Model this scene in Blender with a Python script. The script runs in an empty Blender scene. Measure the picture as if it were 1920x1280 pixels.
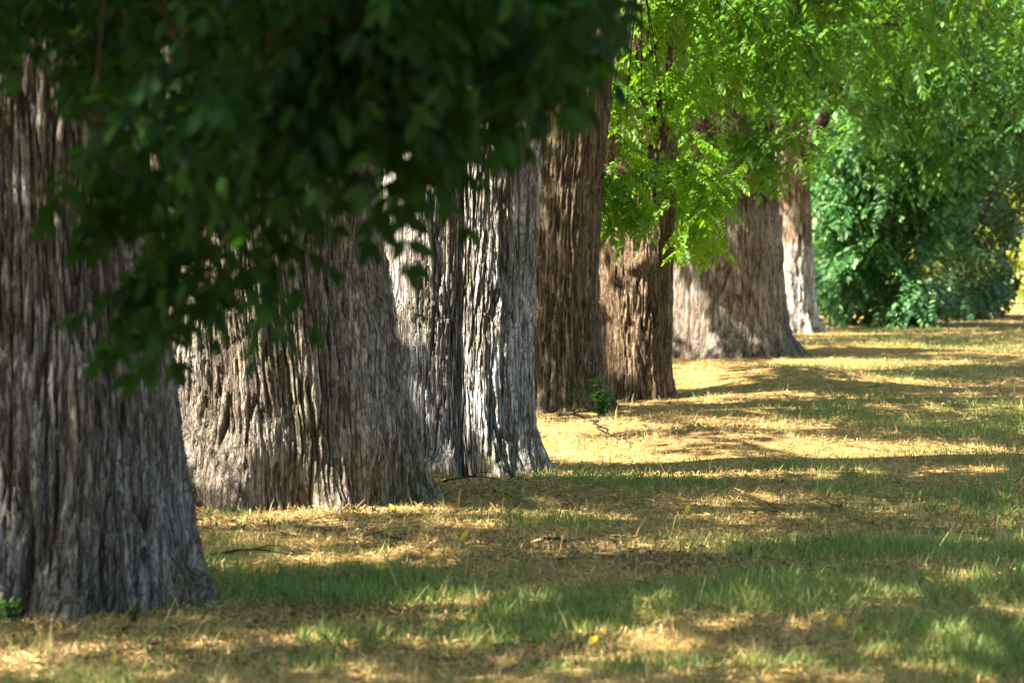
import bpy, math, random
import numpy as np
from mathutils import Matrix, Vector

random.seed(7)
RNG = np.random.default_rng(11)
scene = bpy.context.scene

# ------------------------------------------------------------------ camera
H = 1.6                      # eye height
F = 1920 * 100.0 / 36.0      # focal length in photo pixels
cam_d = bpy.data.cameras.new('camera')
cam = bpy.data.objects.new('camera', cam_d)
scene.collection.objects.link(cam)
cam.location = (0, 0, H)
cam.rotation_euler = (math.radians(90) - math.atan(160 / F), 0, 0)
cam_d.lens = 100
cam_d.sensor_width = 36
cam_d.clip_start = 0.1
cam_d.clip_end = 2000
cam_d.dof.use_dof = True
cam_d.dof.focus_distance = 21.5
cam_d.dof.aperture_fstop = 3.6
cam_d.dof.aperture_blades = 9
scene.camera = cam

# ------------------------------------------------------------------ light
EL = math.radians(49)
SH = np.array([-0.925, -0.38]); SH /= np.linalg.norm(SH)          # horizontal direction towards the sun
SUN = np.array([SH[0] * math.cos(EL), SH[1] * math.cos(EL), math.sin(EL)])
sun_d = bpy.data.lights.new('sun', 'SUN')
sun_d.energy = 5.0
sun_d.angle = math.radians(0.53)
sun_d.color = (1.0, 0.92, 0.79)
sun = bpy.data.objects.new('sun', sun_d)
scene.collection.objects.link(sun)
sun.rotation_euler = Vector(SUN.tolist()).to_track_quat('Z', 'Y').to_euler()
world = bpy.data.worlds.new('World')
scene.world = world
world.use_nodes = True
wn = world.node_tree
sky = wn.nodes.new('ShaderNodeTexSky')
sky.sky_type = 'NISHITA'
sky.sun_disc = False
sky.sun_elevation = EL
sky.sun_rotation = math.atan2(SUN[0], SUN[1])
sky.dust_density = 2.0
wn.nodes['Background'].inputs['Strength'].default_value = 0.072
wn.links.new(sky.outputs[0], wn.nodes['Background'].inputs[0])
scene.view_settings.view_transform = 'Standard'
scene.view_settings.look = 'None'
scene.view_settings.gamma = 1
scene.view_settings.use_curve_mapping = False
scene.view_settings.exposure = 2.72
scene.render.engine = 'CYCLES'
cy = scene.cycles
cy.max_bounces = 6
cy.diffuse_bounces = 4
cy.glossy_bounces = 2
cy.transmission_bounces = 4
cy.caustics_reflective = False
cy.caustics_refractive = False

# ------------------------------------------------------------------ numeric helpers
def at(px, py, Y):
    """world point at photo pixel px, py and distance Y"""
    return np.array([(px - 960) / F * Y, Y, H + (480 - py) / F * Y])

def hash2(ix, iy, s=0):
    ix = ix.astype(np.int64); iy = iy.astype(np.int64)
    n = (ix * 374761393 + iy * 668265263 + s * 2147483647) & 0xFFFFFFFF
    n = ((n ^ (n >> 13)) * 1274126177) & 0xFFFFFFFF
    n = (n ^ (n >> 16)) & 0xFFFFFFFF
    return n / 4294967295.0

def vnoise(x, y, s=0):
    x = np.asarray(x, float); y = np.asarray(y, float)
    ix = np.floor(x); iy = np.floor(y)
    fx = x - ix; fy = y - iy
    fx = fx * fx * (3 - 2 * fx); fy = fy * fy * (3 - 2 * fy)
    a = hash2(ix, iy, s); b = hash2(ix + 1, iy, s); c = hash2(ix, iy + 1, s); d = hash2(ix + 1, iy + 1, s)
    return (a * (1 - fx) + b * fx) * (1 - fy) + (c * (1 - fx) + d * fx) * fy

def fbm(x, y, s=0, o=4):
    t = 0; a = 0.5; n = 0
    for i in range(o):
        t = t + a * vnoise(x * 2 ** i, y * 2 ** i, s + i); n += a; a *= .5
    return t / n

def voro(x, y, s=0, jit=.9):
    """distance to the border between the two nearest cells, and a per-cell random"""
    ix = np.floor(x); iy = np.floor(y)
    f1 = np.full(x.shape, 9.); f2 = np.full(x.shape, 9.); idr = np.zeros(x.shape)
    for dx in (-1, 0, 1):
        for dy in (-1, 0, 1):
            cx = ix + dx; cy_ = iy + dy
            px = cx + .5 + (hash2(cx, cy_, s) - .5) * jit
            py = cy_ + .5 + (hash2(cx, cy_, s + 77) - .5) * jit
            d = np.hypot(px - x, py - y)
            r = hash2(cx, cy_, s + 33)
            near = d < f1
            f2 = np.where(near, f1, np.minimum(f2, d))
            idr = np.where(near, r, idr)
            f1 = np.where(near, d, f1)
    return f2 - f1, idr

def sstep(a, b, x):
    t = np.clip((x - a) / (b - a), 0, 1)
    return t * t * (3 - 2 * t)

# ------------------------------------------------------------------ mesh helpers
def make_mesh(name, verts, loops, sizes, mats=(), smooth=False, attrs=None):
    me = bpy.data.meshes.new(name)
    verts = np.asarray(verts, np.float32).reshape(-1, 3)
    loops = np.asarray(loops, np.int32).ravel()
    sizes = np.asarray(sizes, np.int32)
    me.vertices.add(len(verts)); me.vertices.foreach_set('co', verts.ravel())
    me.loops.add(len(loops)); me.loops.foreach_set('vertex_index', loops)
    starts = np.zeros(len(sizes), np.int32); starts[1:] = np.cumsum(sizes)[:-1]
    me.polygons.add(len(sizes)); me.polygons.foreach_set('loop_start', starts)
    try: me.polygons.foreach_set('loop_total', sizes)
    except Exception: pass
    if smooth: me.polygons.foreach_set('use_smooth', np.ones(len(sizes), bool))
    for m in mats: me.materials.append(m)
    for k, v in (attrs or {}).items():
        a = me.attributes.new(k, 'FLOAT', 'POINT'); a.data.foreach_set('value', np.asarray(v, np.float32).ravel())
    me.update(calc_edges=True)
    return me

def link(name, me, parent=None, **props):
    o = bpy.data.objects.new(name, me)
    scene.collection.objects.link(o)
    if parent is not None: o.parent = parent
    for k, v in props.items(): o[k] = v
    return o

def empty(name, loc, label, cat, group=None):
    o = bpy.data.objects.new(name, None)
    scene.collection.objects.link(o)
    o.location = loc; o['label'] = label; o['category'] = cat
    if group: o['group'] = group
    o.empty_display_size = .2
    return o

class Batch:
    """joins many shapes into one mesh"""
    def __init__(s): s.v = []; s.l = []; s.n = []; s.c = 0; s.a = []
    def add(s, v, faces_flat, sizes, a=None):
        v = np.asarray(v, np.float32).reshape(-1, 3)
        s.v.append(v); s.l.append(np.asarray(faces_flat, np.int64).ravel() + s.c); s.n.append(np.asarray(sizes)); s.c += len(v)
        s.a.append(np.zeros(len(v)) if a is None else np.broadcast_to(a, (len(v),)))
    def many(s, tv, tf, mats, pos, a=None):
        """template verts tv (V,3), triangles tf (T,3), N 3x3 matrices, N positions"""
        N = len(pos)
        if N == 0: return
        v = np.einsum('nij,vj->nvi', mats, tv) + pos[:, None, :]
        f = tf[None] + (np.arange(N) * len(tv))[:, None, None]
        aa = None if a is None else np.repeat(a, len(tv))
        s.add(v, f, np.full(N * len(tf), tf.shape[1]), aa)
    def mesh(s, name, mats, smooth=False, attr=None, offset=None):
        v = np.concatenate(s.v)
        if offset is not None: v = v - np.asarray(offset, np.float32)
        return make_mesh(name, v, np.concatenate(s.l), np.concatenate(s.n), mats, smooth, {attr: np.concatenate(s.a)} if attr else None)

def tube(b, pts, rad, seg=6):
    """one tapered limb"""
    pts = np.asarray(pts, float); rad = np.asarray(rad, float); n = len(pts)
    t = np.gradient(pts, axis=0); t /= np.linalg.norm(t, axis=1)[:, None] + 1e-9
    ref = np.array([0.1, 0.2, 1.0]) if abs(t[0][2]) < .9 else np.array([1., .1, 0])
    s1 = np.cross(t, ref); s1 /= np.linalg.norm(s1, axis=1)[:, None] + 1e-9
    s2 = np.cross(t, s1)
    th = np.arange(seg) / seg * 2 * np.pi
    v = pts[:, None] + rad[:, None, None] * (np.cos(th)[None, :, None] * s1[:, None] + np.sin(th)[None, :, None] * s2[:, None])
    f = [[i * seg + j, i * seg + (j + 1) % seg, (i + 1) * seg + (j + 1) % seg, (i + 1) * seg + j] for i in range(n - 1) for j in range(seg)]
    b.add(v, f, np.full(len(f), 4))

def twig_tubes(b, P, r0):
    """P (M,K,3) thin three-sided twigs"""
    M, K, _ = P.shape
    t = np.gradient(P, axis=1); t /= np.linalg.norm(t, axis=2, keepdims=True) + 1e-9
    s1 = np.cross(t, np.array([0.3, .9, .31])); s1 /= np.linalg.norm(s1, axis=2, keepdims=True) + 1e-9
    s2 = np.cross(t, s1)
    r = np.linspace(1, .25, K)[None, :, None] * np.asarray(r0).reshape(-1, 1, 1)
    ring = np.stack([P + r * (math.cos(a) * s1 + math.sin(a) * s2) for a in (0, 2.094, 4.189)], 2)
    base = (np.arange(M) * K * 3)[:, None, None, None]
    k = np.arange(K - 1)[None, :, None, None] * 3
    q = np.array([[0, 1, 4, 3], [1, 2, 5, 4], [2, 0, 3, 5]])[None, None]
    f = base + k + q
    b.add(ring, f, np.full(M * (K - 1) * 3, 4))

# ------------------------------------------------------------------ material helpers
def new_mat(name):
    m = bpy.data.materials.new(name); m.use_nodes = True
    nt = m.node_tree; nt.nodes.clear()
    out = nt.nodes.new('ShaderNodeOutputMaterial')
    return m, nt, out

def N(nt, t, **k):
    n = nt.nodes.new('ShaderNode' + t)
    for a, v in k.items(): setattr(n, a, v)
    return n

def ramp(nt, fac, stops):
    r = N(nt, 'ValToRGB')
    e = r.color_ramp.elements
    e[0].position, e[0].color = stops[0][0], (*stops[0][1], 1)
    e[1].position, e[1].color = stops[-1][0], (*stops[-1][1], 1)
    for p, c in stops[1:-1]:
        x = e.new(p); x.color = (*c, 1)
    nt.links.new(fac, r.inputs[0])
    return r.outputs[0]

def mix(nt, fac, a, b, mode='MIX'):
    m = N(nt, 'Mix', data_type='RGBA', blend_type=mode)
    for s, v in ((0, fac), (6, a), (7, b)):
        if isinstance(v, (int, float)): m.inputs[s].default_value = v
        elif isinstance(v, tuple): m.inputs[s].default_value = (*v, 1) if len(v) == 3 else v
        else: nt.links.new(v, m.inputs[s])
    return m.outputs[2]

def math_n(nt, op, a, b=0., c=None):
    m = N(nt, 'Math', operation=op)
    for i, v in enumerate((a, b, c)):
        if v is None: continue
        if isinstance(v, (int, float)): m.inputs[i].default_value = v
        else: nt.links.new(v, m.inputs[i])
    return m.outputs[0]

def noise(nt, vec, scale, detail=4, rough=.6, vscale=None):
    if vscale is not None:
        mp = N(nt, 'Mapping'); mp.inputs['Scale'].default_value = vscale
        nt.links.new(vec, mp.inputs[0]); vec = mp.outputs[0]
    n = N(nt, 'TexNoise'); n.inputs['Scale'].default_value = scale
    n.inputs['Detail'].default_value = detail; n.inputs['Roughness'].default_value = rough
    nt.links.new(vec, n.inputs['Vector'])
    return n.outputs[0]

def leaf_mat(name, dark, mid, light, trans, tfac=.45, gloss=.35, spec=.4):
    m, nt, out = new_mat(name)
    g = N(nt, 'NewGeometry'); oi = N(nt, 'ObjectInfo'); tc = N(nt, 'TexCoord')
    r = math_n(nt, 'FRACT', math_n(nt, 'ADD', g.outputs['Random Per Island'], math_n(nt, 'MULTIPLY', oi.outputs['Random'], 3.7)))
    big = noise(nt, g.outputs['Position'], 1.3, 2)
    f = math_n(nt, 'ADD', math_n(nt, 'MULTIPLY', r, .55), math_n(nt, 'MULTIPLY', big, .5))
    col = ramp(nt, f, [(.12, dark), (.5, mid), (.9, light)])
    b = N(nt, 'BsdfPrincipled'); b.inputs['Roughness'].default_value = gloss
    b.inputs['Specular IOR Level'].default_value = spec
    nt.links.new(col, b.inputs['Base Color'])
    t = N(nt, 'BsdfTranslucent')
    nt.links.new(mix(nt, .75, col, trans), t.inputs[0])
    s = N(nt, 'MixShader'); s.inputs[0].default_value = tfac
    nt.links.new(b.outputs[0], s.inputs[1]); nt.links.new(t.outputs[0], s.inputs[2])
    nt.links.new(s.outputs[0], out.inputs[0])
    return m

def bark_mat(name, furrow, plate, weathered, pale=.3, low=None, moss=.15, bump=1.0, fine=1.0):
    """low: (height, softness, lower tint, upper tint)"""
    m, nt, out = new_mat(name)
    tc = N(nt, 'TexCoord'); P = tc.outputs['Object']
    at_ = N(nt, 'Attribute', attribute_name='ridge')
    cel = N(nt, 'Attribute', attribute_name='cell')
    n1 = noise(nt, P, 1.0, 5, .65, (9 * fine, 9 * fine, 1.6))
    n2 = noise(nt, P, 1.0, 6, .7, (38 * fine, 38 * fine, 7))
    n3 = noise(nt, P, 1.0, 4, .6, (2.2, 2.2, .8))
    n4 = noise(nt, P, 1.0, 8, .75, (120 * fine, 120 * fine, 60))
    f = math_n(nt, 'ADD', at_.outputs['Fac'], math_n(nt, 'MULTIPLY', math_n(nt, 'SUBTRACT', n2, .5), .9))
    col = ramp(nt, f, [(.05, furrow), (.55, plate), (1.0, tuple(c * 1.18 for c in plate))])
    # each plate has its own tone
    col = mix(nt, 1.0, col, ramp(nt, cel.outputs['Fac'], [(0, (.78, .76, .74)), (1, (1.2, 1.18, 1.16))]), 'MULTIPLY')
    w = math_n(nt, 'MULTIPLY', math_n(nt, 'SUBTRACT', math_n(nt, 'ADD', math_n(nt, 'MULTIPLY', n3, .8), math_n(nt, 'MULTIPLY', n1, .6)), 1.0 - pale), 5.0)
    w = N(nt, 'Clamp').inputs[0].node if False else math_n(nt, 'MINIMUM', math_n(nt, 'MAXIMUM', w, 0.0), 1.0)
    w = math_n(nt, 'MULTIPLY', w, math_n(nt, 'MINIMUM', math_n(nt, 'MAXIMUM', math_n(nt, 'MULTIPLY', f, 1.1), 0.), 1.))
    col = mix(nt, math_n(nt, 'MULTIPLY', w, .85), col, weathered)
    if moss:
        g = math_n(nt, 'MINIMUM', math_n(nt, 'MAXIMUM', math_n(nt, 'MULTIPLY', math_n(nt, 'SUBTRACT', noise(nt, P, 1.7, 5, .7), 1 - moss - .3), 5.), 0.), .55)
        col = mix(nt, g, col, (.13, .135, .06))
    col = mix(nt, 1.0, col, ramp(nt, n4, [(.25, (.6, .58, .56)), (.75, (1.32, 1.32, 1.32))]), 'MULTIPLY')
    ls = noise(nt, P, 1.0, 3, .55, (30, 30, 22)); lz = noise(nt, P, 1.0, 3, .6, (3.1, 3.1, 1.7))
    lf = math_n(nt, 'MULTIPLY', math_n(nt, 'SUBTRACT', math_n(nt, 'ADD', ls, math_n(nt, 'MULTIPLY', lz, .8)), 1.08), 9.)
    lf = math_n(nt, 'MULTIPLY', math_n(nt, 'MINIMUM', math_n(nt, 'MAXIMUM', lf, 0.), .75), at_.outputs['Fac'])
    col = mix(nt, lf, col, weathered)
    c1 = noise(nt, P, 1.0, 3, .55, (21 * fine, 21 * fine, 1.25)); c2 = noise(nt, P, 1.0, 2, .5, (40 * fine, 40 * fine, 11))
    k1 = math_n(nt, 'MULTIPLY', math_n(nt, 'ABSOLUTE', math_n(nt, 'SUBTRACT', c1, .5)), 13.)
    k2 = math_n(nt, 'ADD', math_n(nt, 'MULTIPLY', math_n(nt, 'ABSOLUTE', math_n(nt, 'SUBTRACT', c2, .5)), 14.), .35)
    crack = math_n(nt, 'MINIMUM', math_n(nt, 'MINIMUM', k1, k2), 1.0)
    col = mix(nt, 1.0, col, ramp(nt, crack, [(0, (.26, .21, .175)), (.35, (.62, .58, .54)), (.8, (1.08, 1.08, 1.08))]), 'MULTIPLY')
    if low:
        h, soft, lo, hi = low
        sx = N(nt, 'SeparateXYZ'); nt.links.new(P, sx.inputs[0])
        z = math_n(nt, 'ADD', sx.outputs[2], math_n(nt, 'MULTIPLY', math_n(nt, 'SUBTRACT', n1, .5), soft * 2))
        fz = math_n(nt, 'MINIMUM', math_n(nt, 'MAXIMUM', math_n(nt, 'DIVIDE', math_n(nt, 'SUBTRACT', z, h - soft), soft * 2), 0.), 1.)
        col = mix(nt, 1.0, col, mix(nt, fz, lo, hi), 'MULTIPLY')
    b = N(nt, 'BsdfPrincipled'); b.inputs['Roughness'].default_value = .85
    b.inputs['Specular IOR Level'].default_value = .25
    nt.links.new(col, b.inputs['Base Color'])
    hgt = math_n(nt, 'ADD', math_n(nt, 'MULTIPLY', crack, .8), math_n(nt, 'MULTIPLY', n2, .7))
    hgt = math_n(nt, 'ADD', hgt, math_n(nt, 'ADD', math_n(nt, 'MULTIPLY', n4, .25), math_n(nt, 'MULTIPLY', n1, .5)))
    bp = N(nt, 'Bump'); bp.inputs['Strength'].default_value = 1.0; bp.inputs['Distance'].default_value = .022 * bump
    nt.links.new(hgt, bp.inputs['Height']); nt.links.new(bp.outputs[0], b.inputs['Normal'])
    nt.links.new(b.outputs[0], out.inputs[0])
    return m

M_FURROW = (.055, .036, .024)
bark_mats = {}
twig_m = bark_mat('twig_bark', (.05, .035, .02), (.11, .08, .05), (.2, .18, .15), .1, None, 0, .2)

# ------------------------------------------------------------------ ground shape
MOUNDS = []
def mound(px, py, h, rx, ry):
    Y = F * H / (py - 480.); MOUNDS.append(((px - 960) / F * Y, Y, h, rx, ry))
for a in ((1440, 728, .30, 1.5, 2.0), (1330, 845, .17, .9, 1.1), (1160, 810, .12, .7, 1.0), (1130, 930, .04, 1.2, .9), (640, 990, .02, 1.2, .7),
          (900, 930, .03, .9, .6), (1560, 655, .12, 2.0, 3.0), (1000, 1050, .05, 1.1, .6)):
    mound(*a)

def gz(x, y):
    x = np.asarray(x, float); y = np.asarray(y, float)
    z = (fbm(x * .35, y * .35, 5, 3) - .5) * .10 + (fbm(x * 1.6, y * 1.6, 9, 2) - .5) * .035
    for mx, my, h, rx, ry in MOUNDS:
        z = z + h * np.exp(-((x - mx) / rx) ** 2 - ((y - my) / ry) ** 2)
    fade = np.clip(1 - (np.hypot(x - 3, y - 40) - 60) / 40, 0, 1)
    return z * fade

def to_px(x, y):
    y = np.maximum(y, .5)
    return 960 + x / y * F, 480 + F * H / y

# green turf patches (photo px centre, radii), located on the ground plane
GREEN = [(700, 1105, 420, 38, 1.), (1500, 1130, 700, 52, 1.), (1250, 1150, 500, 34, .8), (1700, 1042, 420, 22, 1.3), (1240, 918, 230, 18, .75), (1830, 805, 190, 32, 1.),
         (1540, 768, 190, 24, .8), (1700, 700, 330, 20, .8), (1750, 640, 260, 28, .9), (1870, 930, 120, 60, .6), (1650, 965, 230, 24, .55),
         (1450, 880, 80, 18, .4), (520, 1040, 120, 14, .5), (1900, 1240, 260, 42, .9), (1300, 1255, 420, 20, .7), (960, 1190, 330, 26, .6), (620, 1195, 80, 14, .7),
         (1580, 915, 300, 16, .5), (450, 1090, 90, 25, .6), (1760, 1180, 260, 45, .9), (1000, 985, 160, 10, .5), (1630, 690, 200, 9, 1.0), (1800, 760, 200, 20, .7), (1800, 690, 260, 34, .6), (1720, 905, 320, 26, .45), (1850, 830, 200, 40, .5)]
def greenness(x, y):
    px, py = to_px(x, y)
    g = np.zeros(np.shape(x))
    for cx, cy_, rx, ry, a in GREEN:
        g = np.maximum(g, a * np.exp(-(((px - cx) / rx) ** 2 + ((py - cy_) / ry) ** 2) ** 1.3))
    n = fbm(x * 1.2, y * .8, 21, 4)
    out = np.clip(g * .85 + (n - .5) * 1.15 - .17, 0, 1)
    far = (y > 60) * .25
    return np.clip(out + far, 0, 1)

# brown litter patches
BROWN_AT = [(1460, 715, 200, 18), (1300, 835, 180, 26), (1180, 790, 110, 14), (1000, 1030, 240, 22), (640, 1160, 260, 18), (420, 1230, 420, 40), (980, 1235, 250, 30), (1550, 905, 200, 9),
            (1700, 945, 220, 10), (1130, 955, 200, 10), (560, 1005, 160, 14), (1150, 1060, 300, 14), (1450, 1075, 350, 10), (1600, 615, 120, 8), (150, 1190, 260, 22), (1750, 985, 200, 8)]
def brown(x, y):
    px, py = to_px(x, y)
    g = np.zeros(np.shape(x))
    for cx, cy_, rx, ry in BROWN_AT:
        g = np.maximum(g, np.exp(-(((px - cx) / rx) ** 2 + ((py - cy_) / ry) ** 2) ** 1.3))
    return np.clip(g * 1.1 + (fbm(x * 1.1 + 4, y * .8, 97, 3) - .55) * 1.6, 0, 1)

# ------------------------------------------------------------------ spots where canopy leaves are left out for the sun (on the ground plane)
GX0, GY0, GC = -20., 0., .2
GNX, GNY = 270, 600
gxs = GX0 + (np.arange(GNX) + .5) * GC; gys = GY0 + (np.arange(GNY) + .5) * GC
GXX, GYY = np.meshgrid(gxs, gys, indexing='ij')
OPEN = np.full((GNX, GNY), .26)
OPEN[:, :82] = .42
OPEN[:, :52] = 0.
LIT = [(1150, 838, 150, 42, 1), (1400, 880, 330, 11, 1), (1575, 852, 100, 20, 1), (1850, 853, 150, 15, 1), (1510, 799, 90, 8, 1), (1350, 712, 95, 26, 1),
       (1730, 730, 100, 15, 1), (1600, 752, 350, 6, 1), (1650, 684, 190, 11, 1), (1830, 655, 160, 10, 1), (1400, 790, 90, 10, .9), (1400, 667, 70, 6, 1),
       (950, 935, 170, 22, .8), (560, 985, 200, 22, .8), (80, 1240, 120, 20, .7), (1560, 640, 60, 7, .8), (1750, 595, 180, 4, 1), (1900, 742, 90, 8, .6), (1100, 905, 160, 10, .6),
       (1720, 1090, 130, 10, .5), (930, 985, 60, 8, .5), (1020, 805, 40, 26, .9), (900, 1070, 300, 12, .35), (1500, 905, 350, 6, .4), (1650, 1000, 200, 6, .4)]
_px, _py = to_px(GXX, GYY)
_wob = (fbm(GXX * 1.3, GYY * 1.0, 55, 3) - .5)
for cx, cy_, rx, ry, a in LIT:
    d = np.sqrt(((_px - cx) / rx) ** 2 + ((_py - cy_) / ry) ** 2) + _wob * 1.6
    OPEN = np.maximum(OPEN, a * sstep(1.15, .8, d))
OPEN_G = OPEN.copy()      # the lawn's own sunny patches
def open_for(p, rad, a=1.):
    """let the sun reach world point p"""
    g = p - SUN * (p[2] / SUN[2])
    d = np.hypot(GXX - g[0], GYY - g[1]) / rad + _wob * .8
    np.maximum(OPEN, a * sstep(1.1, .7, d), out=OPEN)
def openness(p):
    g = p - SUN[None] * (p[:, 2:3] / SUN[2])
    i = ((g[:, 0] - GX0) / GC).astype(int); j = ((g[:, 1] - GY0) / GC).astype(int)
    ok = (i >= 0) & (i < GNX) & (j >= 0) & (j < GNY)
    return np.where(ok, OPEN[np.clip(i, 0, GNX - 1), np.clip(j, 0, GNY - 1)], 0.), g

CLOSED = []
def close_for(px, py, Y, rad, a):
    CLOSED.append((at(px, py, Y), rad, a))
for q in ((40, 0, 12.7, .5, 1), (200, 40, 12.7, .5, 1), (-60, 150, 12.7, .45, 1), (180, 200, 12.7, .4, 1), (60, 120, 12.7, .5, 1), (-100, 0, 12.7, .5, 1), (260, 400, 12.7, .3, .6), (300, 900, 12.6, .5, .6),
          (650, 700, 17.7, .5, 1), (700, 850, 17.7, .5, 1), (600, 850, 17.6, .45, .9), (450, 860, 17.6, .4, .8), (680, 500, 17.7, .4, 1), (780, 860, 20.2, .3, .7), (900, 820, 20.1, .35, 1), (900, 650, 20.1, .2, .8), (980, 850, 20.1, .3, .8),
          (1050, 250, 29, .6, .9), (1100, 500, 28.9, .5, 1), (1080, 700, 28.9, .6, .9), (1220, 600, 31.2, .35, .9), (1220, 700, 31.2, .4, .9), (1160, 720, 31.2, .3, .8),
          (1380, 400, 44.1, .8, .95), (1440, 400, 44.1, .6, .95), (1440, 600, 44.1, .8, .8), (1370, 500, 44.1, .7, .8), (1370, 610, 44.1, .6, .8), (1510, 420, 59, .5, .3), (1520, 600, 59, .6, .6),
          (450, 1170, 12.4, .5, 1), (560, 1150, 12.7, .5, 1), (700, 1180, 12.2, .4, .8)):
    close_for(*q)
for px, py, r_, a_ in ((1310, 832, .8, .95), (1420, 838, .7, .9), (1250, 800, .5, .7), (1360, 772, .9, .8), (1450, 715, 1.3, .95), (1560, 712, 1.0, .8), (1200, 770, .5, .7), (1620, 790, 1.0, .6), (1700, 700, 1.2, .5),
                       (1650, 640, 2., .6), (1300, 765, .8, .8), (1480, 690, .7, .5), (900, 1030, .6, .9), (1080, 1040, .6, .8), (1250, 1045, .6, .5), (1700, 1048, .6, .8), (1850, 1045, .6, .8), (1750, 815, 1.0, .6)):
    close_for(px, py, F * H / (py - 480), r_, a_)
# sun flecks that fall on the trunks (photo pixel, distance of the bark)
for px, py, Y, r, a in ((350, 540, 17.9, .20, 1), (420, 500, 17.7, .22, 1), (395, 600, 17.6, .18, 1), (340, 640, 17.9, .14, .9), (520, 560, 17.6, .16, .8), (560, 660, 17.6, .22, .7), (370, 200, 18, .3, 1), (430, 250, 17.8, .25, 1),
                        (760, 420, 20.2, .20, 1), (840, 400, 20.1, .22, 1), (960, 480, 20.1, .22, 1), (950, 620, 20.1, .18, 1), (930, 560, 20.1, .16, 1), (790, 600, 20.2, .25, .8), (850, 700, 20.1, .2, .6), (960, 380, 20.1, .2, 1),
                        (820, 820, 20.1, .25, .7), (1040, 350, 29, .2, 1), (1050, 480, 29, .12, .7), (1155, 560, 31.2, .2, 1), (1150, 620, 31.2, .18, 1), (1200, 490, 31.1, .12, 1), (1170, 520, 31.1, .15, .8),
                        (1290, 590, 44.2, .32, 1), (1300, 560, 44.2, .2, 1), (1440, 560, 44.3, .2, .7),  (1500, 500, 59, .8, .8), (1500, 570, 59, .6, .7), (1495, 390, 59, .5, .8),
                        (150, 600, 12.7, 1.1, .32), (60, 900, 12.7, .9, .3), (1350, 250, 44, .4, .5)):
    open_for(at(px, py, Y), r * 1.2, a)

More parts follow.
